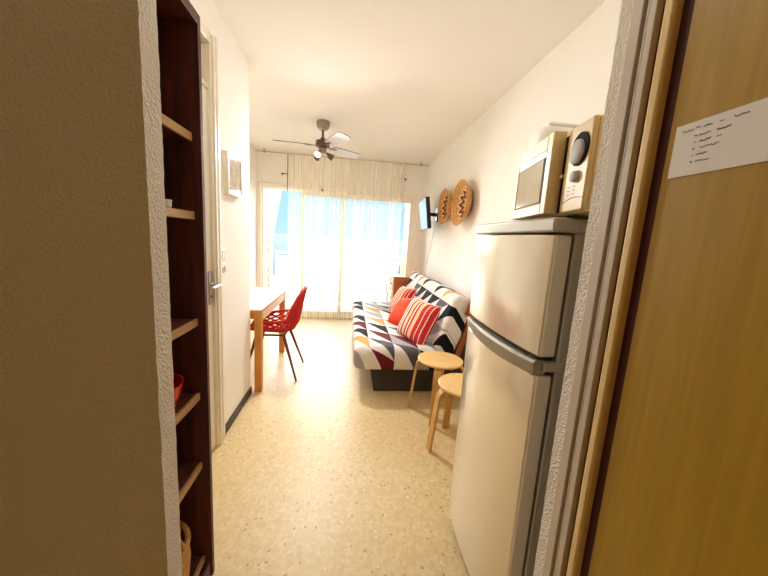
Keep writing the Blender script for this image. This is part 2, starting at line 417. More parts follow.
# note on the door
yN = X0+.0078
nt = thing('paper_note', 'white handwritten paper note taped to the honey wood door', 'note')
box('sheet', (yN-.0012,.29,1.4745), (yN-.0004,.487,1.5535), M['paper'], nt)
bm = bmesh.new()
def scribble(y0, y1, z):
    n = max(3, int((y0-y1)/.0017)); pts = []
    for i in range(n+1):
        pts.append((yN-.0016, y0+(y1-y0)*i/n, z + random.uniform(-.0012,.0013) + (.0012 if random.random() < .15 else 0)))
    add_tube(bm, pts, .00042, 5)
for a, b in ((.476,.461),(.456,.451),(.446,.434),(.425,.420),(.408,.391)): scribble(a, b, 1.5425)
for i, ws in enumerate((((.4495,.435),(.4265,.410)), ((.4485,.433),(.4255,.419)), ((.446,.421),), ((.4485,.434),), ((.4485,.4295),))):
    z = 1.532-.0096*i
    scribble(.4555, .4535, z)
    for a, b in ws: scribble(a, b, z)
obj('handwriting', bm, M['ink'], nt, smooth=0)

# ------------------------------------------------------------------ window and balcony
w1 = bpy.data.objects.new('window_1', None); C.objects.link(w1); struct(w1, 'wide sliding balcony window with white frame', 'window')
bm = bmesh.new(); y0, y1 = YF+.04, YF+.12
add_box(bm, (WL,y0,0), (WL+.05,y1,WT)); add_box(bm, (WR-.065,y0,0), (WR,y1,WT)); add_box(bm, (WL+.05,y0,WT-.05), (WR-.065,y1,WT)); add_box(bm, (WL+.05,y0,0.0), (WR-.065,y1,.03))
obj('window_frame', bm, M['white_frame'], w1, .004)
bm = bmesh.new(); add_box(bm, (WL-.03,YF-.016,0), (WL+.03,YF+.04,WT+.03)); add_box(bm, (WR-.03,YF-.016,0), (WR+.045,YF+.04,WT+.03)); add_box(bm, (WL+.03,YF-.016,WT-.03), (WR-.03,YF+.04,WT+.03))
obj('architrave', bm, M['white_frame'], w1, .006)
for x0, x1, yy in ((-.775,-.105,.045), (-.16,1.01,.08)):
    bm = bmesh.new()
    add_box(bm, (x0,YF+yy,.03), (x0+.055,YF+yy+.03,WT-.05)); add_box(bm, (x1-.055,YF+yy,.03), (x1,YF+yy+.03,WT-.05))
    add_box(bm, (x0+.055,YF+yy,.03), (x1-.055,YF+yy+.03,.10)); add_box(bm, (x0+.055,YF+yy,WT-.11), (x1-.055,YF+yy+.03,WT-.05))
    s_ = obj('sash', bm, M['white_frame'], w1, .003)
    box('pane', (x0+.055,YF+yy+.012,.10), (x1-.055,YF+yy+.018,WT-.11), M['glass'], s_)
struct(box('balcony_floor', (-2.2,YF+.18,-.14), (1.9,6.62,-.03), M['tile']))
bm = bmesh.new(); add_prism(bm, [(YF+.18,-.03),(6.05,-.03),(6.05,1.05),(6.95,2.15),(6.95,2.60),(YF+.18,2.60)], 'x', -1.60, -1.45)
struct(obj('wall_balcony_left', bm, M['balcony']))
struct(box('wall_balcony_right', (1.075,YF+.18,-.03), (1.25,6.42,2.6), M['balcony']))
rl = thing('balcony_railing', 'white balcony railing with frosted panels in front of the sea', 'railing', (0,6.45,-.03))
bm = bmesh.new(); add_tube(bm, [(-1.44,0,1.01),(1.20,0,1.01)], .026, 12); obj('top_rail', bm, M['railwhite'], rl)
bm = bmesh.new(); add_box(bm, (-1.44,-.015,.90), (1.20,.015,.93)); add_box(bm, (-1.44,-.015,.10), (1.20,.015,.13)); obj('cross_rail', bm, M['railwhite'], rl)
for x in (-1.42,-.55,.32,1.05):
    box('post', (x-.02,-.02,0), (x+.02,.02,.99), M['railwhite'], rl, .003)
for x in (-1.42,-.55,.32):
    box('frosted_panel', (x+.022,-.006,.135), (x+.828 if x < .3 else 1.03,.006,.895), M['frosted'], rl)
# openwork screen beside the left partition
sc_ = thing('balcony_screen', 'white openwork metal screen on the balcony behind the uncovered pane', 'screen', (-1.425,5.5,-.03))
bm = bmesh.new()
for y in (0, .32, .64): add_tube(bm, [(0,y,0),(0,y,1.58)], .011, 8)
for z in (.06, 1.56): add_tube(bm, [(0,0,z),(0,.64,z)], .009, 8)
obj('screen_frame', bm, M['greymetal'], sc_)
bm = bmesh.new()
for yb in (0, .32):
    for k in range(9):
        z0 = .06+k*.1667
        for s in (1, -1):
            pts = [(0, yb+.16+s*.15*math.sin(PI*t/8), z0+.1667*t/8) for t in range(9)]
            add_tube(bm, pts, .006, 6)
        add_tube(bm, [(0, yb+.16+.05*math.cos(2*PI*t/12), z0+.083+.05*math.sin(2*PI*t/12)) for t in range(12)], .005, 6, closed=True)
obj('scrollwork', bm, M['railwhite'], sc_)
# small garden chair outside on the right
gc = thing('garden_chair', 'grey slatted garden chair outside at the right end of the railing', 'chair', (.88,6.02,-.03))
for sx in (-.11, .11):
    bm = bmesh.new(); add_tube(bm, [(sx,.18,0),(sx,-.14,.45)], .011, 8); obj('leg', bm, M['gardenchair'], gc)
    bm = bmesh.new(); add_tube(bm, [(sx*1.1,-.18,0),(sx*1.1,.10,.45),(sx*1.1,.18,.88)], .011, 8); obj('leg', bm, M['gardenchair'], gc)
bm = bmesh.new()
for k in range(6): add_box(bm, (-.115,-.16+k*.05,.443), (.115,-.125+k*.05,.457))
obj('seat', bm, M['gardenchair'], gc)
bm = bmesh.new()
for k in range(5): add_box(bm, (-.10+k*.045,.155,.52), (-.08+k*.045,.167,.86))
obj('backrest', bm, M['gardenchair'], gc)
# sea far below, with a strip of beach
sea = box('sea', (-3000,120,-15), (3000,6000,-14.6), M['sea']); tag(sea, 'pale blue sea out to the horizon beyond the balcony', 'sea', kind='stuff')
sd = box('beach', (-400,12,-14.9), (400,120,-14.5), M['sand']); tag(sd, 'pale sandy beach between the balcony and the sea', 'beach', kind='stuff')

# ------------------------------------------------------------------ curtain and rail
rail = thing('curtain_rail', 'thin steel curtain rail just under the ceiling above the window', 'curtain rail', (0,5.055,2.515))
bm = bmesh.new(); add_tube(bm, [(XA+.005,0,0),(XR-.005,0,0)], .006, 8); obj('rod', bm, M['steelwire'], rail)
for x in (-1.30,-.30,1.05):
    bm = bmesh.new(); add_tube(bm, [(x,0,0),(x,.0,.034)], .007, 8); add_lathe(bm, [(0,.030),(.018,.030),(.018,.0345),(0,.0345)], Matrix.Translation((x,0,0)), 12); add_lathe(bm, [(0,-.018),(.013,-.012),(.015,0),(.013,.012),(0,.018)], Matrix.Translation((x,0,0)), 12)
    obj('bracket', bm, M['steelwire'], rail)
bm = bmesh.new(); NX, NZ = 260, 24
cx0, cx1 = -.955, .79
uvl = bm.loops.layers.uv.new('UVMap'); grid = []
for i in range(NX+1):
    u = i/NX; col = []
    ph = 2*PI*(19*u + .9*math.sin(7*u) + .4*math.sin(23*u))
    for j in range(NZ+1):
        v = j/NZ; am = .013*(.5+.5*v) + .004*math.sin(9*u+3)
        x = cx0 + (cx1-cx0)*u + .008*math.sin(ph*.5+v*2) + (.02*v*math.sin(4*u*PI))
        y = 5.035 + am*math.sin(ph + .5*v*math.sin(11*u)) - .01*v
        col.append(bm.verts.new((x, y, 2.505 - v*2.49)))
    grid.append(col)
for i in range(NX):
    for j in range(NZ):
        f = bm.faces.new((grid[i][j], grid[i][j+1], grid[i+1][j+1], grid[i+1][j]))
        for lp, (a, b) in zip(f.loops, ((i,j),(i,j+1),(i+1,j+1),(i+1,j))): lp[uvl].uv = (a/NX, 1-b/NZ)
cur = thing('sheer_curtain', 'sheer cream voile curtain hanging from the rail over the window', 'curtain', (0,0,0))
obj('panel', bm, M['curtain'], cur, smooth=80)
bm = bmesh.new(); add_tube(bm, [(cx0-.004,5.028,2.50),(cx0-.004,5.028,1.98)], .006, 8); 
cur_w = obj('draw_wand', bm, M['chairleg'], cur)
hb = thing('curtain_holdback', 'brown metal curtain hook on the wall above the uncovered pane', 'curtain hook', (-.96,YF,2.235))
bm = bmesh.new(); add_tube(bm, [(-.10,-.012,0),(-.10,-.045,0),(-.02,-.05,0)], .006, 8); obj('arm', bm, M['chairleg'], hb)
bm = bmesh.new(); add_lathe(bm, [(0,-.012),(.016,-.012),(.016,0),(0,0)], Matrix.Translation((-.10,0,0)) @ Matrix.Rotation(PI/2,4,'X') @ Matrix.Scale(-1,4,(0,0,1)), 12); obj('rosette', bm, M['chairleg'], hb)
hb2 = thing('curtain_holdback', 'steel curtain hook on the wall at the right edge of the curtain', 'curtain hook', (.79,YF,2.30))
bm = bmesh.new(); add_tube(bm, [(.045,-.01,0),(.045,-.045,0),(-.06,-.05,.008)], .006, 8); obj('arm', bm, M['steelwire'], hb2)
bm = bmesh.new(); add_lathe(bm, [(0,-.012),(.018,-.012),(.018,0),(0,0)], Matrix.Translation((.045,0,0)) @ Matrix.Rotation(PI/2,4,'X') @ Matrix.Scale(-1,4,(0,0,1)), 12); obj('rosette', bm, M['chairleg'], hb2)

# ------------------------------------------------------------------ bookcase
bk = thing('bookcase', 'tall dark mahogany open bookcase behind the rough stub wall', 'bookcase', (-.628,.90,0))
bx, by = -.628, .90
def L(p): return (p[0]-bx, p[1]-by, p[2])
def bbox(name, lo, hi, m, par=bk, bev=.0015): return box(name, L(lo), L(hi), m, par, bev)
BF = -.481; Y0, Y1 = .66, 1.135; BZ = 1.985
bbox('side_panel', (-.772,Y1-.018,0), (BF,Y1,BZ), M['bookwood'])
bbox('side_panel', (-.772,Y0,0), (BF,Y0+.03,BZ), M['bookwood'])
bbox('top_panel', (-.772,Y0+.03,BZ-.03), (BF,Y1-.018,BZ), M['bookwood'])
bbox('back_panel', (-.772,Y0+.03,.0), (-.762,Y1-.018,BZ-.03), M['bookwood'])
bbox('plinth', (-.50,Y0+.03,0), (-.488,Y1-.018,.068), M['bookwood'])
SZ = (1.619,1.377,1.018,.746,.472,.070)
for z in SZ:
    s_ = bbox('shelf', (-.762,Y0+.03,z), (-.517,Y1-.018,z+.024), M['bookwood'])
    bbox('lit_edge_strip', (-.517,Y0+.03,z-.001), (-.507,Y1-.018,z+.0245), M['bookedge_lit'], s_, .001)  # paler strip carries the window light on the shelf front
# things on its shelves
bm = bmesh.new(); add_lathe(bm, [(0,0),(.060,0),(.068,.006),(.082,.045),(.090,.082),(.092,.086),(.088,.086),(.078,.046),(.064,.010),(0,.008)], None, 40)
tag(obj('bowl', bm, M['red'], loc=(-.604,1.0,.7705)), 'red bowl on a middle shelf of the dark bookcase', 'bowl')
gl = thing('glass_tumbler', 'small pale glass on the second shelf from the bookcase top', 'glass', (-.543,1.0,1.4015))
bm = bmesh.new(); add_lathe(bm, [(0,0),(.023,0),(.026,.024),(.0245,.024),(.025,.005),(0,.005)], None, 24); obj('tumbler_wall', bm, M['dial'], gl)
wb = thing('wicker_basket', 'round wicker basket on the lowest shelf of the bookcase', 'basket', (-.625,.968,.0945))
bm = bmesh.new(); add_lathe(bm, [(0,0),(.085,0),(.10,.05),(.105,.12),(.10,.19),(.095,.19),(.099,.12),(.094,.05),(.08,.008),(0,.008)], None, 40)
obj('body', bm, M['wicker'], wb)
bm = bmesh.new(); add_tube(bm, [(.0985*math.cos(2*PI*k/32), .0985*math.sin(2*PI*k/32), .192) for k in range(32)], .008, 8, closed=True); obj('rim', bm, M['wicker'], wb)
bm = bmesh.new(); add_tube(bm, [(.099*math.cos(PI*k/16), 0.0, .19+.075*math.sin(PI*k/16)) for k in range(17)], .007, 8); obj('handle', bm, M['wicker'], wb)

wb.scale = (1.2,1.2,.98)

# ------------------------------------------------------------------ left wall fittings
pf = thing('picture_frame', 'small deep white framed picture on the left wall', 'picture', (XL,2.212,1.692))
bm = bmesh.new(); a, b, t = .128, .125, .018
add_box(bm, (0,-a,-b), (.032,-a+t,b)); add_box(bm, (0,a-t,-b), (.032,a,b)); add_box(bm, (0,-a+t,-b), (.032,a-t,-b+t)); add_box(bm, (0,-a+t,b-t), (.032,a-t,b))
obj('frame', bm, M['white_wood'], pf, .002)
box('print', (.003,-a+t,-b+t), (.024,a-t,b-t), M['apron'], pf)
q = N('picture_glass'); q.p.inputs['Base Color'].default_value = srgb(196,184,168); q.p.inputs['Roughness'].default_value = .05; q.p.inputs['Coat Weight'].default_value = 1.0; q.p.inputs['Coat Roughness'].default_value = .02
ns = q.n('ShaderNodeTexNoise', Scale=6.0); rp = q.ramp(ns.outputs['Fac'], [(.35, srgb(190,178,160)), (.65, srgb(214,204,190))]); q.l(rp.outputs[0], q.p.inputs['Base Color'])
box('glazing', (.024,-a+t,-b+t), (.027,a-t,b-t), q.m, pf)
for nm, lab, z in (('light_switch', 'white wall switch beside the white door, the upper plate', 1.19), ('power_outlet', 'white wall socket directly below the wall switch', 1.105)):
    sw = thing(nm, lab, 'switch' if nm == 'light_switch' else 'socket', (XL,2.035,z))
    box('plate', (0,-.04,-.04), (.012,.04,.04), M['switch'], sw, .004)
    if nm == 'light_switch':
        box('rocker', (.012,-.022,-.024), (.018,-.001,.024), M['switch'], sw, .002); box('rocker', (.012,.001,-.024), (.018,.022,.024), M['switch'], sw, .002)
        bm = bmesh.new(); add_box(bm, (.0125,-.024,-.026), (.0135,.024,.026)); obj('rocker_gap', bm, M['groove'], sw)
    else:
        bm = bmesh.new(); add_lathe(bm, [(0,.002),(.019,.002),(.021,.006),(.021,0),(0,0)], Matrix.Translation((.012,0,0)) @ Matrix.Rotation(PI/2,4,'Y'), 24); obj('socket_well', bm, M['dial'], sw)
        for s in (-1, 1):
            bm = bmesh.new(); add_tube(bm, [(.0135,s*.0095,0),(.0148,s*.0095,0)], .003, 8); obj('pin_hole', bm, M['black'], sw)

# ------------------------------------------------------------------ table and chair
TZ = .722; ty0, ty1, tx0, tx1 = 2.612, 3.70, -1.40, -.692
tb = thing('dining_table', 'white topped pine legged table against the alcove wall', 'table', (-1.05,3.18,0))
def T(p): return (p[0]+1.05, p[1]-3.18, p[2])
box('tabletop', T((tx0,ty0,TZ-.012)), T((tx1,ty1,TZ)), M['tablewhite'], tb, .002)
box('edge_band', T((tx0+.001,ty0+.002,TZ-.028)), T((tx1-.002,ty1-.002,TZ-.0125)), M['pine'], tb, .001)
box('apron', T((tx1-.024,ty0+.062,TZ-.105)), T((tx1-.006,ty1-.062,TZ-.0285)), M['apron'], tb, .001)
box('apron', T((tx0+.006,ty0+.062,TZ-.105)), T((tx0+.024,ty1-.062,TZ-.0285)), M['apron'], tb, .001)
box('apron', T((tx0+.062,ty0+.010,TZ-.085)), T((tx1-.062,ty0+.028,TZ-.0285)), M['pine'], tb, .001)
box('apron', T((tx0+.062,ty1-.028,TZ-.085)), T((tx1-.062,ty1-.010,TZ-.0285)), M['pine'], tb, .001)
for x in (tx0+.003, tx1-.060):
    for y in (ty0+.004, ty1-.145):
        box('leg', T((x,y,0)), T((x+.057,y+.057,TZ-.0285)), M['pine'], tb, .003)

ch = thing('lattice_chair', 'red openwork plastic shell chair pulled up to the white table', 'chair', (-.69,3.055,0), PI)
# local: faces +x
NV, NU = 13, 12
prof = [(.235,.435),(.20,.448),(.12,.437),(.03,.428),(-.06,.424),(-.13,.430),(-.19,.458),(-.222,.515),(-.236,.585),(-.248,.655),(-.262,.725),(-.277,.795),(-.292,.865)]
hw = [.205,.222,.235,.245,.250,.252,.252,.250,.245,.235,.215,.185,.150]
up = [.02,.05,.09,.12,.135,.14,.125,.09,.05,.02,.0,-.02,-.045]
fw = [0,0,0,0,.0,.01,.03,.05,.06,.055,.045,.035,.02]
bm = bmesh.new(); g = []
for j in range(NV):
    row = []
    for i in range(NU+1):
        u = -1+2*i/NU
        d, h = prof[j]; a = abs(u)**2.6
        jx = .0 if i in (0, NU) or j in (0, NV-1) else random.uniform(-.05,.05)
        row.append(bm.verts.new((d+fw[j]*abs(u)**2.2, hw[j]*(u+jx*.4)*(1-.06*a), h+up[j]*a)))
    g.append(row)
for j in range(NV-1):
    for i in range(NU): bm.faces.new((g[j][i], g[j][i+1], g[j+1][i+1], g[j+1][i]))
inner = [e for e in bm.edges if len(e.link_faces) == 2]
bmesh.ops.poke(bm, faces=bm.faces[:])
bmesh.ops.dissolve_edges(bm, edges=[e for e in inner if e.is_valid and len(e.link_faces) == 2], use_verts=False)
sh = obj('shell', bm, M['red'], ch, smooth=60)
wf = sh.modifiers.new('lattice', 'WIREFRAME'); wf.thickness = .028; wf.use_even_offset = False; wf.use_replace = True; wf.use_boundary = True
bm = bmesh.new()
edge = [g_ for g_ in []]
def shell_pt(j, s):
    d, h = prof[j]; return Vector((d+fw[j], s*hw[j]*.94, h+up[j]))
rim = [shell_pt(j, 1) for j in range(NV)]
top = [Vector((prof[-1][0]+fw[-1]*abs(u)**2.2, hw[-1]*u*(1-.06*abs(u)**2.6), prof[-1][1]+up[-1]*abs(u)**2.6)) for u in (.75,.5,.25,0,-.25,-.5,-.75)]
rim += top + [shell_pt(j, -1) for j in range(NV-1,-1,-1)]
add_tube(bm, rim, .0095, 8); obj('rim', bm, M['red'], ch)
bm = bmesh.new()
add_box(bm, (-.13,-.15,.402), (.14,-.13,.418)); add_box(bm, (-.13,.13,.402), (.14,.15,.418)); add_box(bm, (-.13,-.13,.402), (-.11,.13,.418)); add_box(bm, (.12,-.13,.402), (.14,.13,.418))
obj('under_frame', bm, M['chairleg'], ch, .003)
for sx, fx in ((.125,.225), (-.115,-.25)):
    for sy in (-1, 1):
        bm = bmesh.new(); add_tube(bm, [(sx,sy*.14,.415),(sx+(fx-sx)*.1,sy*.148,.37),(fx,sy*.225,0.0)], [.016,.015,.009], 10); obj('leg', bm, M['chairleg'], ch)

# ------------------------------------------------------------------ ceiling fan
FX, FY = -.335, 3.66
fan = thing('ceiling_fan', 'silver bladed ceiling fan with a lit spotlight cluster', 'ceiling fan', (FX,FY,H))
bm = bmesh.new(); add_lathe(bm, [(0,0),(.066,0),(.07,-.012),(.068,-.05),(.052,-.082),(.02,-.088),(0,-.088)]); obj('canopy', bm, M['fan'], fan)
bm = bmesh.new(); add_tube(bm, [(0,0,-.085),(0,0,-.205)], .012, 12); add_lathe(bm, [(0,-.16),(.022,-.165),(.03,-.20),(0,-.20)], None, 20); obj('downrod', bm, M['fandark'], fan)
bm = bmesh.new(); add_lathe(bm, [(0,-.198),(.07,-.20),(.078,-.206),(.07,-.212),(.058,-.216),(.058,-.224),(.075,-.228),(.075,-.256),(.05,-.268),(.038,-.272),(0,-.272)]); obj('motor_housing', bm, M['fandark'], fan)
for ang in (184, 300, 42):
    R = Matrix.Rotation(math.radians(ang), 4, 'Z'); pit = Matrix.Rotation(math.radians(-13), 4, 'X')
    bm = bmesh.new(); n = 14; top_, bot_ = [], []
    outl = []
    for k in range(n+1):
        s = k/n; x = .13 + .385*s; w = .050 + .024*s
        if s > .9: w *= math.sqrt(max(.02, 1-((s-.9)/.1)**2*.75))
        outl.append((x, w))
    poly = [(x, w) for x, w in outl] + [(x, -w) for x, w in reversed(outl)]
    A = [bm.verts.new(R @ Matrix.Translation((0,0,-.246)) @ pit @ Vector((x,y,.004))) for x, y in poly]
    B = [bm.verts.new(R @ Matrix.Translation((0,0,-.246)) @ pit @ Vector((x,y,-.004))) for x, y in poly]
    bm.faces.new(A); bm.faces.new(B[::-1])
    for k in range(len(poly)): bm.faces.new((A[k], B[k], B[(k+1) % len(poly)], A[(k+1) % len(poly)]))
    for f_ in bm.faces:
        if len(f_.verts) == 4: f_.material_index = 1
    bl = obj('blade', bm, M['blade'], fan); bl.data.materials.append(M['fandark'])
    bm = bmesh.new(); add_box(bm, (.05,-.018,-.254), (.19,.018,-.2485), R); obj('blade_iron', bm, M['fandark'], bl, .002)
bm = bmesh.new(); add_lathe(bm, [(0,-.272),(.034,-.272),(.042,-.28),(.042,-.318),(.03,-.33),(0,-.33)], None, 24); lk = obj('light_kit', bm, M['fan'], fan)
for ang, lit in ((250, True), (10, False), (130, False)):
    R = Matrix.Rotation(math.radians(ang), 4, 'Z')
    mt = R @ Matrix.Translation((.045,0,-.315)) @ Matrix.Rotation(math.radians(128), 4, 'Y')
    bm = bmesh.new(); add_lathe(bm, [(0,0),(.012,0),(.014,.02),(.026,.035),(.032,.085),(.029,.085),(.024,.04),(0,.036)], mt, 20); so = obj('spot_head', bm, M['fan'] if lit else M['fandark'], fan)
    bm = bmesh.new(); add_lathe(bm, [(0,.037),(.023,.045),(.028,.078),(.024,.09),(.012,.096),(0,.097)], mt, 20); obj('bulb', bm, M['bulb'] if lit else M['dial'], so)
bm = bmesh.new(); add_tube(bm, [(.012,-.02,-.33),(.012,-.02,-.70)], .0008, 6); pc = obj('pull_chain', bm, M['steelwire'], fan)
bm = bmesh.new(); add_lathe(bm, [(0,-.728),(.010,-.722),(.013,-.712),(.008,-.700),(0,-.698)], Matrix.Translation((.012,-.02,0)), 12); obj('pull_bead', bm, M['black'], pc)

# ------------------------------------------------------------------ right wall: baskets and television
def wall_basket(name, y, z, r, dp, label, rz=0, tilt=0):
    bm = bmesh.new()
    pr_ = [(0,0),(r*.45,.0),(r*.72,dp*.35),(r*.9,dp*.7),(r,dp),(r*1.02,dp+.004),(r*1.01,dp+.010),(r*.985,dp+.008),(r*.88,dp*.72+.008),(r*.70,dp*.36+.010),(r*.44,.011),(0,.011)]
    add_lathe(bm, pr_, None, 64)
    o = obj(name, bm, M['basket']); o.location = (XR-.003, y, z); o.rotation_euler = (0, -PI/2+tilt, 0)
    return tag(o, label, 'basket', 'woven wall baskets')
wall_basket('woven_basket', 3.18, 1.75, .225, .100, 'larger round woven basket hung on the right wall, nearest the refrigerator', tilt=math.radians(2))
wall_basket('woven_basket', 3.80, 1.775, .205, .080, 'smaller round woven basket hung on the right wall beside the television')
tv = thing('television', 'small flat television on a black wall arm above the sofa', 'television', (XR,4.34,1.72))
box('wall_plate', (-.018,-.05,-.09), (-.001,.05,.09), M['black'], tv, .003)
bm = bmesh.new(); add_box(bm, (-.15,-.02,-.022), (-.018,.02,.022)); add_box(bm, (-.165,-.03,-.06), (-.145,.03,.06)); obj('arm', bm, M['black'], tv, .004)
Mt = Matrix.Translation((-.195,-.06,-.01)) @ Matrix.Rotation(math.radians(-5), 4, 'Z') @ Matrix.Rotation(math.radians(-8), 4, 'Y')
bm = bmesh.new(); add_box(bm, (-.02,-.31,-.195), (.03,.31,.195), Mt); add_box(bm, (.03,-.14,-.11), (.045,.14,.11), Mt); obj('casing', bm, M['black'], tv, .006)
q = N('tv_screen_painted_reflection'); q.p.inputs['Base Color'].default_value = (.01,.012,.015,1); q.p.inputs['Roughness'].default_value = .5; q.p.inputs['Specular IOR Level'].default_value = .05; q.p.inputs['Emission Color'].default_value = (.30,.62,.80,1); q.p.inputs['Emission Strength'].default_value = .38  # pale blue emission paints in the window reflection on the dark screen
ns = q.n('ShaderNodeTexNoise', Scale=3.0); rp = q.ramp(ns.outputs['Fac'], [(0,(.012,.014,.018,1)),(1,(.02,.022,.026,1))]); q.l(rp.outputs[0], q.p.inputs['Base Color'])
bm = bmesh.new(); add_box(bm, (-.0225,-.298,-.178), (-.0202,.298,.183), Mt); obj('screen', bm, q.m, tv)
bm = bmesh.new(); add_tube(bm, [(-.012,.03,-.09),(-.008,.16,-.35),(-.006,.42,-.75),(-.006,.50,-1.2),(-.006,.52,-1.7)], .004, 6); obj('cable', bm, M['switch'], tv)

# ------------------------------------------------------------------ cabinet beyond the sofa
cb_ = thing('bedside_cabinet', 'small orange pine cabinet behind the far end of the sofa', 'cabinet', (.93,4.83,0))
box('body', (-.235,-.13,.0), (.24,.14,.785), M['cabwood'], cb_, .003)
box('top', (-.255,-.15,.785), (.235,.15,.805), M['cabtop'], cb_, .003)
for z in (.575, .36, .145):
    dr = box('drawer', (-.253,-.118,z), (-.235,.128,z+.195), M['doorstop'], cb_, .003)  # pale fronts: window light put into their colour, body stays orange
    bm = bmesh.new(); add_lathe(bm, [(0,0),(.008,0),(.008,.012),(.016,.018),(.014,.028),(0,.031)], Matrix.Translation((-.253,.0,z+.10)) @ Matrix.Rotation(-PI/2,4,'Y'), 16); obj('knob', bm, M['fandark'], dr)

# ------------------------------------------------------------------ sofa
SY0, SY1 = 2.60, 4.60
sf = thing('sofa_bed', 'low sofa bed against the right wall with charcoal base', 'sofa', (.65,3.6,0))
def S(p): return (p[0]-.65, p[1]-3.6, p[2])
bm = bmesh.new(); 
add_prism(bm, [(.265-.65,.0),(.95-.65,.0),(.95-.65,.255),(.225-.65,.255)], 'y', SY0+.04-3.6, SY1-.06-3.6); obj('base', bm, M['sofabase'], sf, .01)
box('seat_mattress', S((.16,SY0+.05,.26)), S((.84,SY1-.05,.40)), M['mattress'], sf, .03)
# back: tilted slab
BA = math.radians(17); BO = Vector((.80,0,.36))
Mb = Matrix.Translation((BO.x-.65, 0, BO.z)) @ Matrix.Rotation(BA, 4, 'Y')
box('back_mattress', (.012,SY0+.05-3.6,.02), (.13,SY1-.05-3.6,.53), M['mattress'], sf, .03, Mb)
box('back_frame', (.152,SY0-.01-3.6,-.02), (.205,SY1-3.6,.560), M['sofaback'], sf, .006, Mb)
box('side_panel', (.085,SY0-.052-3.6,.43), (.205,SY0-.028-3.6,.575), M['sofaback'], sf, .006, Mb)
for y in (SY0+.25, SY1-.25):
    bm = bmesh.new(); add_tube(bm, [S((.97,y,0)), S((.93,y,.30))], .018, 10); obj('rear_leg', bm, M['black'], sf)
# the throw
def rounded_throw(bm, lo, hi, rad, cell, uvf, mtx, drop_faces=None):
    t = bmesh.new(); add_box(t, lo, hi)
    bmesh.ops.bevel(t, geom=t.edges[:], offset=rad, segments=5, profile=.5, affect='EDGES')
    cuts_y = int((hi[1]-lo[1])/cell)
    for ax in (0, 1, 2):
        k = int((hi[ax]-lo[ax])/cell)
        for i in range(1, k):
            p = [0,0,0]; p[ax] = lo[ax]+(hi[ax]-lo[ax])*i/k; nn = [0,0,0]; nn[ax] = 1
            bmesh.ops.bisect_plane(t, geom=t.verts[:]+t.edges[:]+t.faces[:], plane_co=p, plane_no=nn)
    if drop_faces: bmesh.ops.delete(t, geom=[f for f in t.faces if drop_faces(f.calc_center_median(), f.normal)], context='FACES')
    bmesh.ops.recalc_face_normals(t, faces=t.faces[:])
    ul = bm.loops.layers.uv.verify(); mp = {}
    for v in t.verts:
        w = v.normal*(noise.noise(v.co*5)*.008 + noise.noise(v.co*13)*.004)
        mp[v] = bm.verts.new(mtx @ (v.co + w))
    for f in t.faces:
        nf = bm.faces.new([mp[v] for v in f.verts])
        for lp, v in zip(nf.loops, f.verts): lp[ul].uv = uvf(v.co)
    t.free()
th = bmesh.new()
lo, hi = (.075,SY0-.06,.215), (.86,SY1+.03,.435)
zt = hi[2]
def uv_seat(p):
    drop = max(0, zt-p.z-.0)
    fx = max(0, 1-(p.x-lo[0])/.10); fy = max(0, 1-(p.y-lo[1])/.10)
    s = fx+fy
    return (p.y - drop*(fy/s if s > 0 else 0), p.x - drop*(fx/s if s > 0 else 0)*.9)
rounded_throw(th, lo, hi, .075, .05, uv_seat, Matrix.Identity(4), lambda c, n: n.z < -.5)
lo2, hi2 = (-.035,SY0-.02,.0), (.150,SY1+.02,.575)
def uv_back(p): return (p.y + .02*p.z, .80 + p.z + max(0, p.x)*.8)
rounded_throw(th, lo2, hi2, .045, .05, uv_back, Matrix.Translation(BO) @ Matrix.Rotation(BA, 4, 'Y'), lambda c, n: n.z < -.5 or (n.x > .8 and c.z < .3))
tag(obj('sofa_throw', th, M['throw'], smooth=70), 'white, grey and maroon triangle patterned throw covering the sofa seat and back', 'throw')

# cushions
def cushion_bm(sz, thick):
    bm = bmesh.new(); ul = bm.loops.layers.uv.new('UVMap'); n = 18
    def P(i, j, s):
        u, v = -1+2*i/n, -1+2*j/n
        e = (max(0, (1-u**4))*max(0, (1-v**4)))**.55
        k = 1-.07*(1-u*u)*0 - .06*((1-u*u)*(v*v)+(1-v*v)*(u*u))
        return Vector((u*sz*.5*k, v*sz*.5*k, s*thick*.5*e + .006*noise.noise(Vector((u*3,v*3,s)))*e))
    for s in (1, -1):
        g = [[bm.verts.new(P(i, j, s)) for j in range(n+1)] for i in range(n+1)]
        for i in range(n):
            for j in range(n):
                q_ = [(i,j),(i+1,j),(i+1,j+1),(i,j+1)]
                f = bm.faces.new([g[a][b] for a, b in q_])
                for lp, (a, b) in zip(f.loops, q_): lp[ul].uv = (a/n, b/n)
    bmesh.ops.remove_doubles(bm, verts=bm.verts[:], dist=.0006)
    return bm
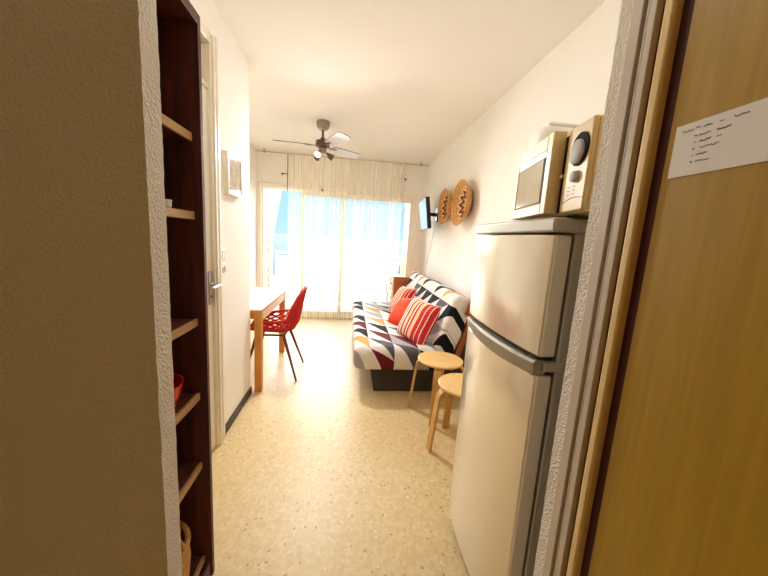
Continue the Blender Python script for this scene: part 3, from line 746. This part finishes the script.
def cushion(m, loc, lean, yaw, roll, sz, thick, label, group=None):
    c = thing('cushion', label, 'cushion', loc, 0, group)
    o = obj('cover', cushion_bm(sz, thick), m, c, smooth=80)
    # local: x = along sofa (towards the camera = +), y = up the back, z = outward normal
    X = Vector((0,-1,0)); Yv = Vector((math.sin(lean),0,math.cos(lean))); Zv = X.cross(Yv)
    B = Matrix((X, Yv, Zv)).transposed()
    c.rotation_euler = (Matrix.Rotation(yaw, 3, 'Z') @ B @ Matrix.Rotation(roll, 3, 'Z')).to_euler()
    bm = bmesh.new(); pts = []
    n = 18
    def E(u, v):
        k = 1-.06*((1-u*u)*(v*v)+(1-v*v)*(u*u)); return Vector((u*sz*.5*k, v*sz*.5*k, 0))
    for a in range(n): pts.append(E(-1+2*a/n, -1))
    for a in range(n): pts.append(E(1, -1+2*a/n))
    for a in range(n): pts.append(E(1-2*a/n, 1))
    for a in range(n): pts.append(E(-1, 1-2*a/n))
    add_tube(bm, pts, .004, 6, closed=True); obj('piping', bm, m, c)
    return c
cushion(M['stripe'], (.670,2.86,.600), math.radians(26), math.radians(26), math.radians(-4), .42, .15, 'red and cream striped cushion nearest the stools', 'striped sofa cushions')
cushion(M['orange'], (.625,3.36,.570), math.radians(38), math.radians(18), math.radians(14), .36, .16, 'plain orange cushion between the two striped ones')
cushion(M['stripe'], (.675,3.80,.610), math.radians(32), math.radians(16), math.radians(4), .38, .14, 'red and cream striped cushion farthest from the stools, behind the orange one', 'striped sofa cushions')

# ------------------------------------------------------------------ stools
st = thing('stool', 'round birch plywood stool nearest the refrigerator', 'stool', (.787,1.865,0), math.radians(8), 'birch plywood stools')
bm = bmesh.new(); add_lathe(bm, [(0,.432),(.17,.432),(.175,.436),(.175,.447),(.171,.450),(0,.450)], None, 64); obj('seat', bm, M['birch'], st)
for k in range(4):
    R = Matrix.Rotation(k*PI/2+PI, 4, 'Z'); bm = bmesh.new()
    path = [(.03,.423),(.10,.423),(.135,.421),(.160,.412),(.176,.394),(.183,.366),(.188,.32),(.205,.15),(.219,0)]
    ra, rb = [], []
    for i, (r_, z_) in enumerate(path):
        p0 = Vector(path[max(0,i-1)]); p1 = Vector(path[min(len(path)-1,i+1)]); tt = (p1-p0).normalized(); nn = Vector((tt.y,-tt.x))*.0085*-1
        w = .026 if i > 1 else .024
        ring = []
        for sgn, wy in ((1,-w),(1,w),(-1,w),(-1,-w)):
            ring.append(bm.verts.new(R @ Vector((r_+nn.x*sgn, wy, max(0, z_+nn.y*sgn)))))
        ra.append(ring)
    for A, B in zip(ra, ra[1:]):
        for i in range(4): bm.faces.new((A[i], A[(i+1) % 4], B[(i+1) % 4], B[i]))
    bm.faces.new(ra[0][::-1]); bm.faces.new(ra[-1]); obj('leg', bm, M['birchedge'], st, .002, smooth=50)
dup(st, (.745,2.30,0), math.radians(-22), 'round birch plywood stool pushed up to the near end of the sofa', 'birch plywood stools')

# ------------------------------------------------------------------ refrigerator
FXf, FY0, FY1 = .54, .80, 1.33; ZF = 1.395; XB = 1.12
fr = thing('refrigerator', 'tall silver two door refrigerator against the right wall', 'refrigerator', (.83,1.065,0))
def F(p): return (p[0]-.83, p[1]-1.065, p[2])
def fbox(name, lo, hi, m, par=fr, bev=.004): return box(name, F(lo), F(hi), m, par, bev)
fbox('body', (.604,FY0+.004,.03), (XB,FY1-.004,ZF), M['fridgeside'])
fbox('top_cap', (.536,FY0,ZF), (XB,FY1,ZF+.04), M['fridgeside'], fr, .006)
fbox('gasket', (.594,FY0+.014,.05), (.604,FY1-.014,ZF-.006), M['groove'], fr, 0)
def door_bm(z0, z1, scoop_top):
    # front slightly bowed across its width
    bm = bmesh.new(); n = 16; A = []
    front = []
    for k in range(n+1):
        t = k/n; y = FY0+(FY1-FY0)*t; bow = .016*(1-abs(2*t-1)**3.2)
        front.append((FXf+.004-bow, y))
    poly = front + [(.594,FY1),(.594,FY0)]
    add_prism(bm, [(x-.83, y-1.065) for x, y in poly], 'z', z0, z1)
    return bm
obj('freezer_door', door_bm(1.045, ZF-.006, 0), M['fridge'], fr, .006)
ld = obj('fridge_door', door_bm(.045, .988, 1), M['fridge'], fr, .006)
# curved grip between the doors
bm = bmesh.new(); n = 20; A = []; zt0 = 1.036
P4 = []
for k in range(n+1):
    t = k/n; y = FY0+.006+(FY1-FY0-.012)*t; bow = .014*(1-(2*t-1)**2); b2 = 1-(2*t-1)**2
    xo = FXf+.003-bow
    P4.append([bm.verts.new(F(p)) for p in ((xo-.010,y,zt0-.010-.010*b2),(xo-.004,y,.992-.018*b2),(xo+.03,y,.986),(xo+.03,y,zt0-.004),(xo-.002,y,zt0-.003-.008*b2))])
for A, B in zip(P4, P4[1:]):
    for i in range(5): bm.faces.new((A[i], A[(i+1) % 5], B[(i+1) % 5], B[i]))
bm.faces.new(P4[0][::-1]); bm.faces.new(P4[-1]); obj('grip', bm, M['handle'], fr, .0015)
fbox('grip_recess', (.552,FY0+.02,1.030), (.594,FY1-.02,1.046), M['groove'], fr, 0)
fbox('hinge', (.56,FY0-.004,1.002), (.625,FY0+.02,1.03), M['fridgeside'], fr, .003)
bm = bmesh.new(); add_lathe(bm, [(0,0),(.012,0),(.012,.002),(0,.003)], Matrix.Translation(F((FXf+.0005,FY1-.03,1.345))) @ Matrix.Rotation(-PI/2,4,'Y'), 16); obj('badge', bm, M['dial'], fr)
for x in (.64, 1.05):
    for y in (FY0+.06, FY1-.06):
        bm = bmesh.new(); add_tube(bm, [F((x,y,0)), F((x,y,.03))], .018, 10); obj('foot', bm, M['black'], fr)

# ------------------------------------------------------------------ microwave
mz = ZF+.04; my0, my1 = .782, 1.125
mw = thing('microwave_oven', 'cream microwave oven with its door ajar on the refrigerator', 'microwave', (.745,.918,mz), math.radians(-10))
def W_(p): return (p[0]-.75, (p[1]-.945)*1.3, p[2])
def mbox(name, lo, hi, m, par=mw, bev=.004): return box(name, W_(lo), W_(hi), m, par, bev)
MH = .236
mbox('body', (.612,my0,.012), (.87,my1,MH), M['cream'], mw, .006)
mbox('front_trim', (.608,.882,.02), (.613,my1-.01,MH-.008), M['black'], mw, 0)
cp = mbox('control_panel', (.598,my0+.002,.014), (.612,.876,MH-.002), M['creamdark'], mw, .005)
RY = Matrix.Rotation(-PI/2, 4, 'Y')
bm = bmesh.new(); add_lathe(bm, [(0,0),(.040,0),(.040,.004),(0,.004)], Matrix.Translation(W_((.598,(.820),.168))) @ RY, 36); obj('dial_ring', bm, M['matteblack'], cp)
bm = bmesh.new(); add_lathe(bm, [(0,0),(.030,0),(.029,.006),(.026,.008),(0,.008)], Matrix.Translation(W_((.594,.822,.162))) @ RY, 32); kb = obj('dial', bm, M['dialgrey'], cp)
bm = bmesh.new(); add_lathe(bm, [(0,0),(.015,0),(.014,.009),(.011,.011),(0,.011)], Matrix.Translation(W_((.598,.822,.102))) @ RY, 24); obj('knob', bm, M['dialgrey'], cp)
bm = bmesh.new()
for k, z in enumerate((.078,.068,.058)):
    for y in (.846, .826):
        add_box(bm, W_((.5972,y-.006,z)), W_((.598,y+.004,z+.002)))
pts = [W_((.5975,.865-.095*t/10, .040+.010*math.sin(PI*t/10))) for t in range(11)]
add_tube(bm, pts, .0009, 5)
obj('panel_marks', bm, M['fandark'], cp, smooth=0)
dy0, dy1 = .898, 1.122
bm = bmesh.new(); wy0, wy1, wz0, wz1 = dy0+.026, dy1-.022, .050, .200
add_box(bm, W_((.570,dy0,.016)), W_((.6075,wy0,MH+.008))); add_box(bm, W_((.570,wy1,.016)), W_((.6075,dy1,MH+.008))); add_box(bm, W_((.570,wy0,.016)), W_((.6075,wy1,wz0))); add_box(bm, W_((.570,wy0,wz1)), W_((.6075,wy1,MH+.008)))
dr = obj('door', bm, M['cream'], mw, .003)
mbox('window_surround', (.572,wy0,wz0), (.575,wy1,wz1), M['groove'], dr, 0)
mbox('window_glass', (.5705,wy0+.012,wz0+.004), (.572,wy1-.008,wz1-.020), M['ovenglass'], dr, 0)
mbox('window_visor', (.5705,wy0+.002,wz1-.018), (.572,wy1-.004,wz1), M['whiteplastic'], dr, 0)
mbox('latch', (.600,dy0-.012,.115), (.612,dy0+.004,.123), M['cream'], dr, .001)
for x in (.64, .87):
    for y in (my0+.11, my1-.03):
        bm = bmesh.new(); add_tube(bm, [W_((x,y,.0005)), W_((x,y,.012))], .010, 10); obj('foot', bm, M['black'], mw)
# white canister behind it
cn = thing('plastic_canister', 'white rounded plastic canister standing behind the microwave', 'canister', (.83,1.255,mz))
box('body', (-.125,-.06,0), (.125,.06,.385), M['whiteplastic'], cn, .03)
box('lid', (-.09,-.035,.3855), (.09,.035,.40), M['whiteplastic'], cn, .006)

# added hall fill lamp, unseen behind the camera, brightens the entry
hl = thing('added_fill_lamp', 'round opal fill lamp added in the entry hall, unseen behind the viewpoint', 'lamp', (-.15,-.75,H))
q = N('opal_fill_lamp'); q.p.inputs['Emission Color'].default_value = (1,.78,.48,1); q.p.inputs['Emission Strength'].default_value = 1.15; M['opal'] = q.m
bm = bmesh.new(); add_lathe(bm, [(0,-.09),(.08,-.08),(.13,-.05),(.15,-.012),(.15,-.002),(0,-.002)]); obj('fill_lamp_shade', bm, M['opal'], hl)

kl = thing('added_fill_lamp', 'round opal fill lamp added out of view over the kitchenette in front of the bookcase', 'lamp', (.02,1.15,H))  # added lamp out of view, brightens the wall ends and near room
q = N('opal_kitchen_fill'); q.p.inputs['Emission Color'].default_value = (1,.96,.90,1); q.p.inputs['Emission Strength'].default_value = 9.5; M['opal2'] = q.m
bm = bmesh.new(); add_lathe(bm, [(0,-.11),(.08,-.10),(.125,-.07),(.145,-.03),(.145,-.012),(0,-.012)]); obj('fill_lamp_shade', bm, M['opal2'], kl)
bm = bmesh.new(); add_lathe(bm, [(0,-.012),(.155,-.012),(.155,-.001),(0,-.001)]); obj('base', bm, M['switch'], kl)

# ------------------------------------------------------------------ light
def light(name, kind, loc, energy, col, **kw):
    d = bpy.data.lights.new(name, kind); d.energy = energy; d.color = col
    for k, v in kw.items(): setattr(d, k, v)
    o = bpy.data.objects.new(name, d); C.objects.link(o); o.location = loc; return o
sun = light('sun', 'SUN', (0,12,8), 10.5, (.97,.985,1), angle=math.radians(75))
sun.rotation_euler = Vector((-.02,-1,-.36)).to_track_quat('-Z', 'Y').to_euler()
sp = light('fan_spot', 'SPOT', (FX-.02,FY-.16,2.14), 60, (1,.98,.96), shadow_soft_size=.09, spot_size=math.radians(152), spot_blend=1.0)
sp.rotation_euler = Vector((.15,-.8,-.62)).to_track_quat('-Z', 'Y').to_euler()

w = bpy.data.worlds.new('world'); bpy.context.scene.world = w; w.use_nodes = True
nt_ = w.node_tree; bg = nt_.nodes['Background']
tc = nt_.nodes.new('ShaderNodeTexCoord'); sx = nt_.nodes.new('ShaderNodeSeparateXYZ'); rp = nt_.nodes.new('ShaderNodeValToRGB')
nt_.links.new(tc.outputs['Generated'], sx.inputs[0]); nt_.links.new(sx.outputs[2], rp.inputs[0]); nt_.links.new(rp.outputs[0], bg.inputs[0])
e = rp.color_ramp.elements
e[0].position = 0.0; e[0].color = (.60,.90,.98,1); e[1].position = .5; e[1].color = (.36,.66,.95,1)
x = e.new(.06); x.color = (.52,.86,.98,1)
bg.inputs[1].default_value = .52

# ------------------------------------------------------------------ camera
f = 316.0
vp = Vector((350-384, 237-288, f)); nd = Vector((261-384, 2331-288, f))
Yw = vp.normalized(); Zw = -nd.normalized(); Zw = (Zw - Yw*Zw.dot(Yw)).normalized(); Xw = Yw.cross(Zw)
# rows: world axes in camera (x right, y down, z forward)
Rm = Matrix((Xw, Yw, Zw))
right, down, fwd = Rm.col[0].copy(), Rm.col[1].copy(), Rm.col[2].copy()
cam = bpy.data.cameras.new('camera'); co_ = bpy.data.objects.new('camera', cam); C.objects.link(co_)
cam.sensor_width = 36; cam.lens = f/768*36; cam.clip_start = .02; cam.clip_end = 10000
mt = Matrix((right, -down, -fwd)).transposed().to_4x4(); mt.translation = Vector((0,0,1.35)); co_.matrix_world = mt
sc = bpy.context.scene; sc.camera = co_
sc.view_settings.view_transform = 'Standard'; sc.view_settings.look = 'None'; sc.view_settings.gamma = 1; sc.view_settings.exposure = 1.0; sc.view_settings.use_curve_mapping = False
sc.cycles.max_bounces = 12; sc.cycles.diffuse_bounces = 8; sc.cycles.transparent_max_bounces = 16
sc.cycles.sample_clamp_indirect = 8; sc.cycles.caustics_reflective = False
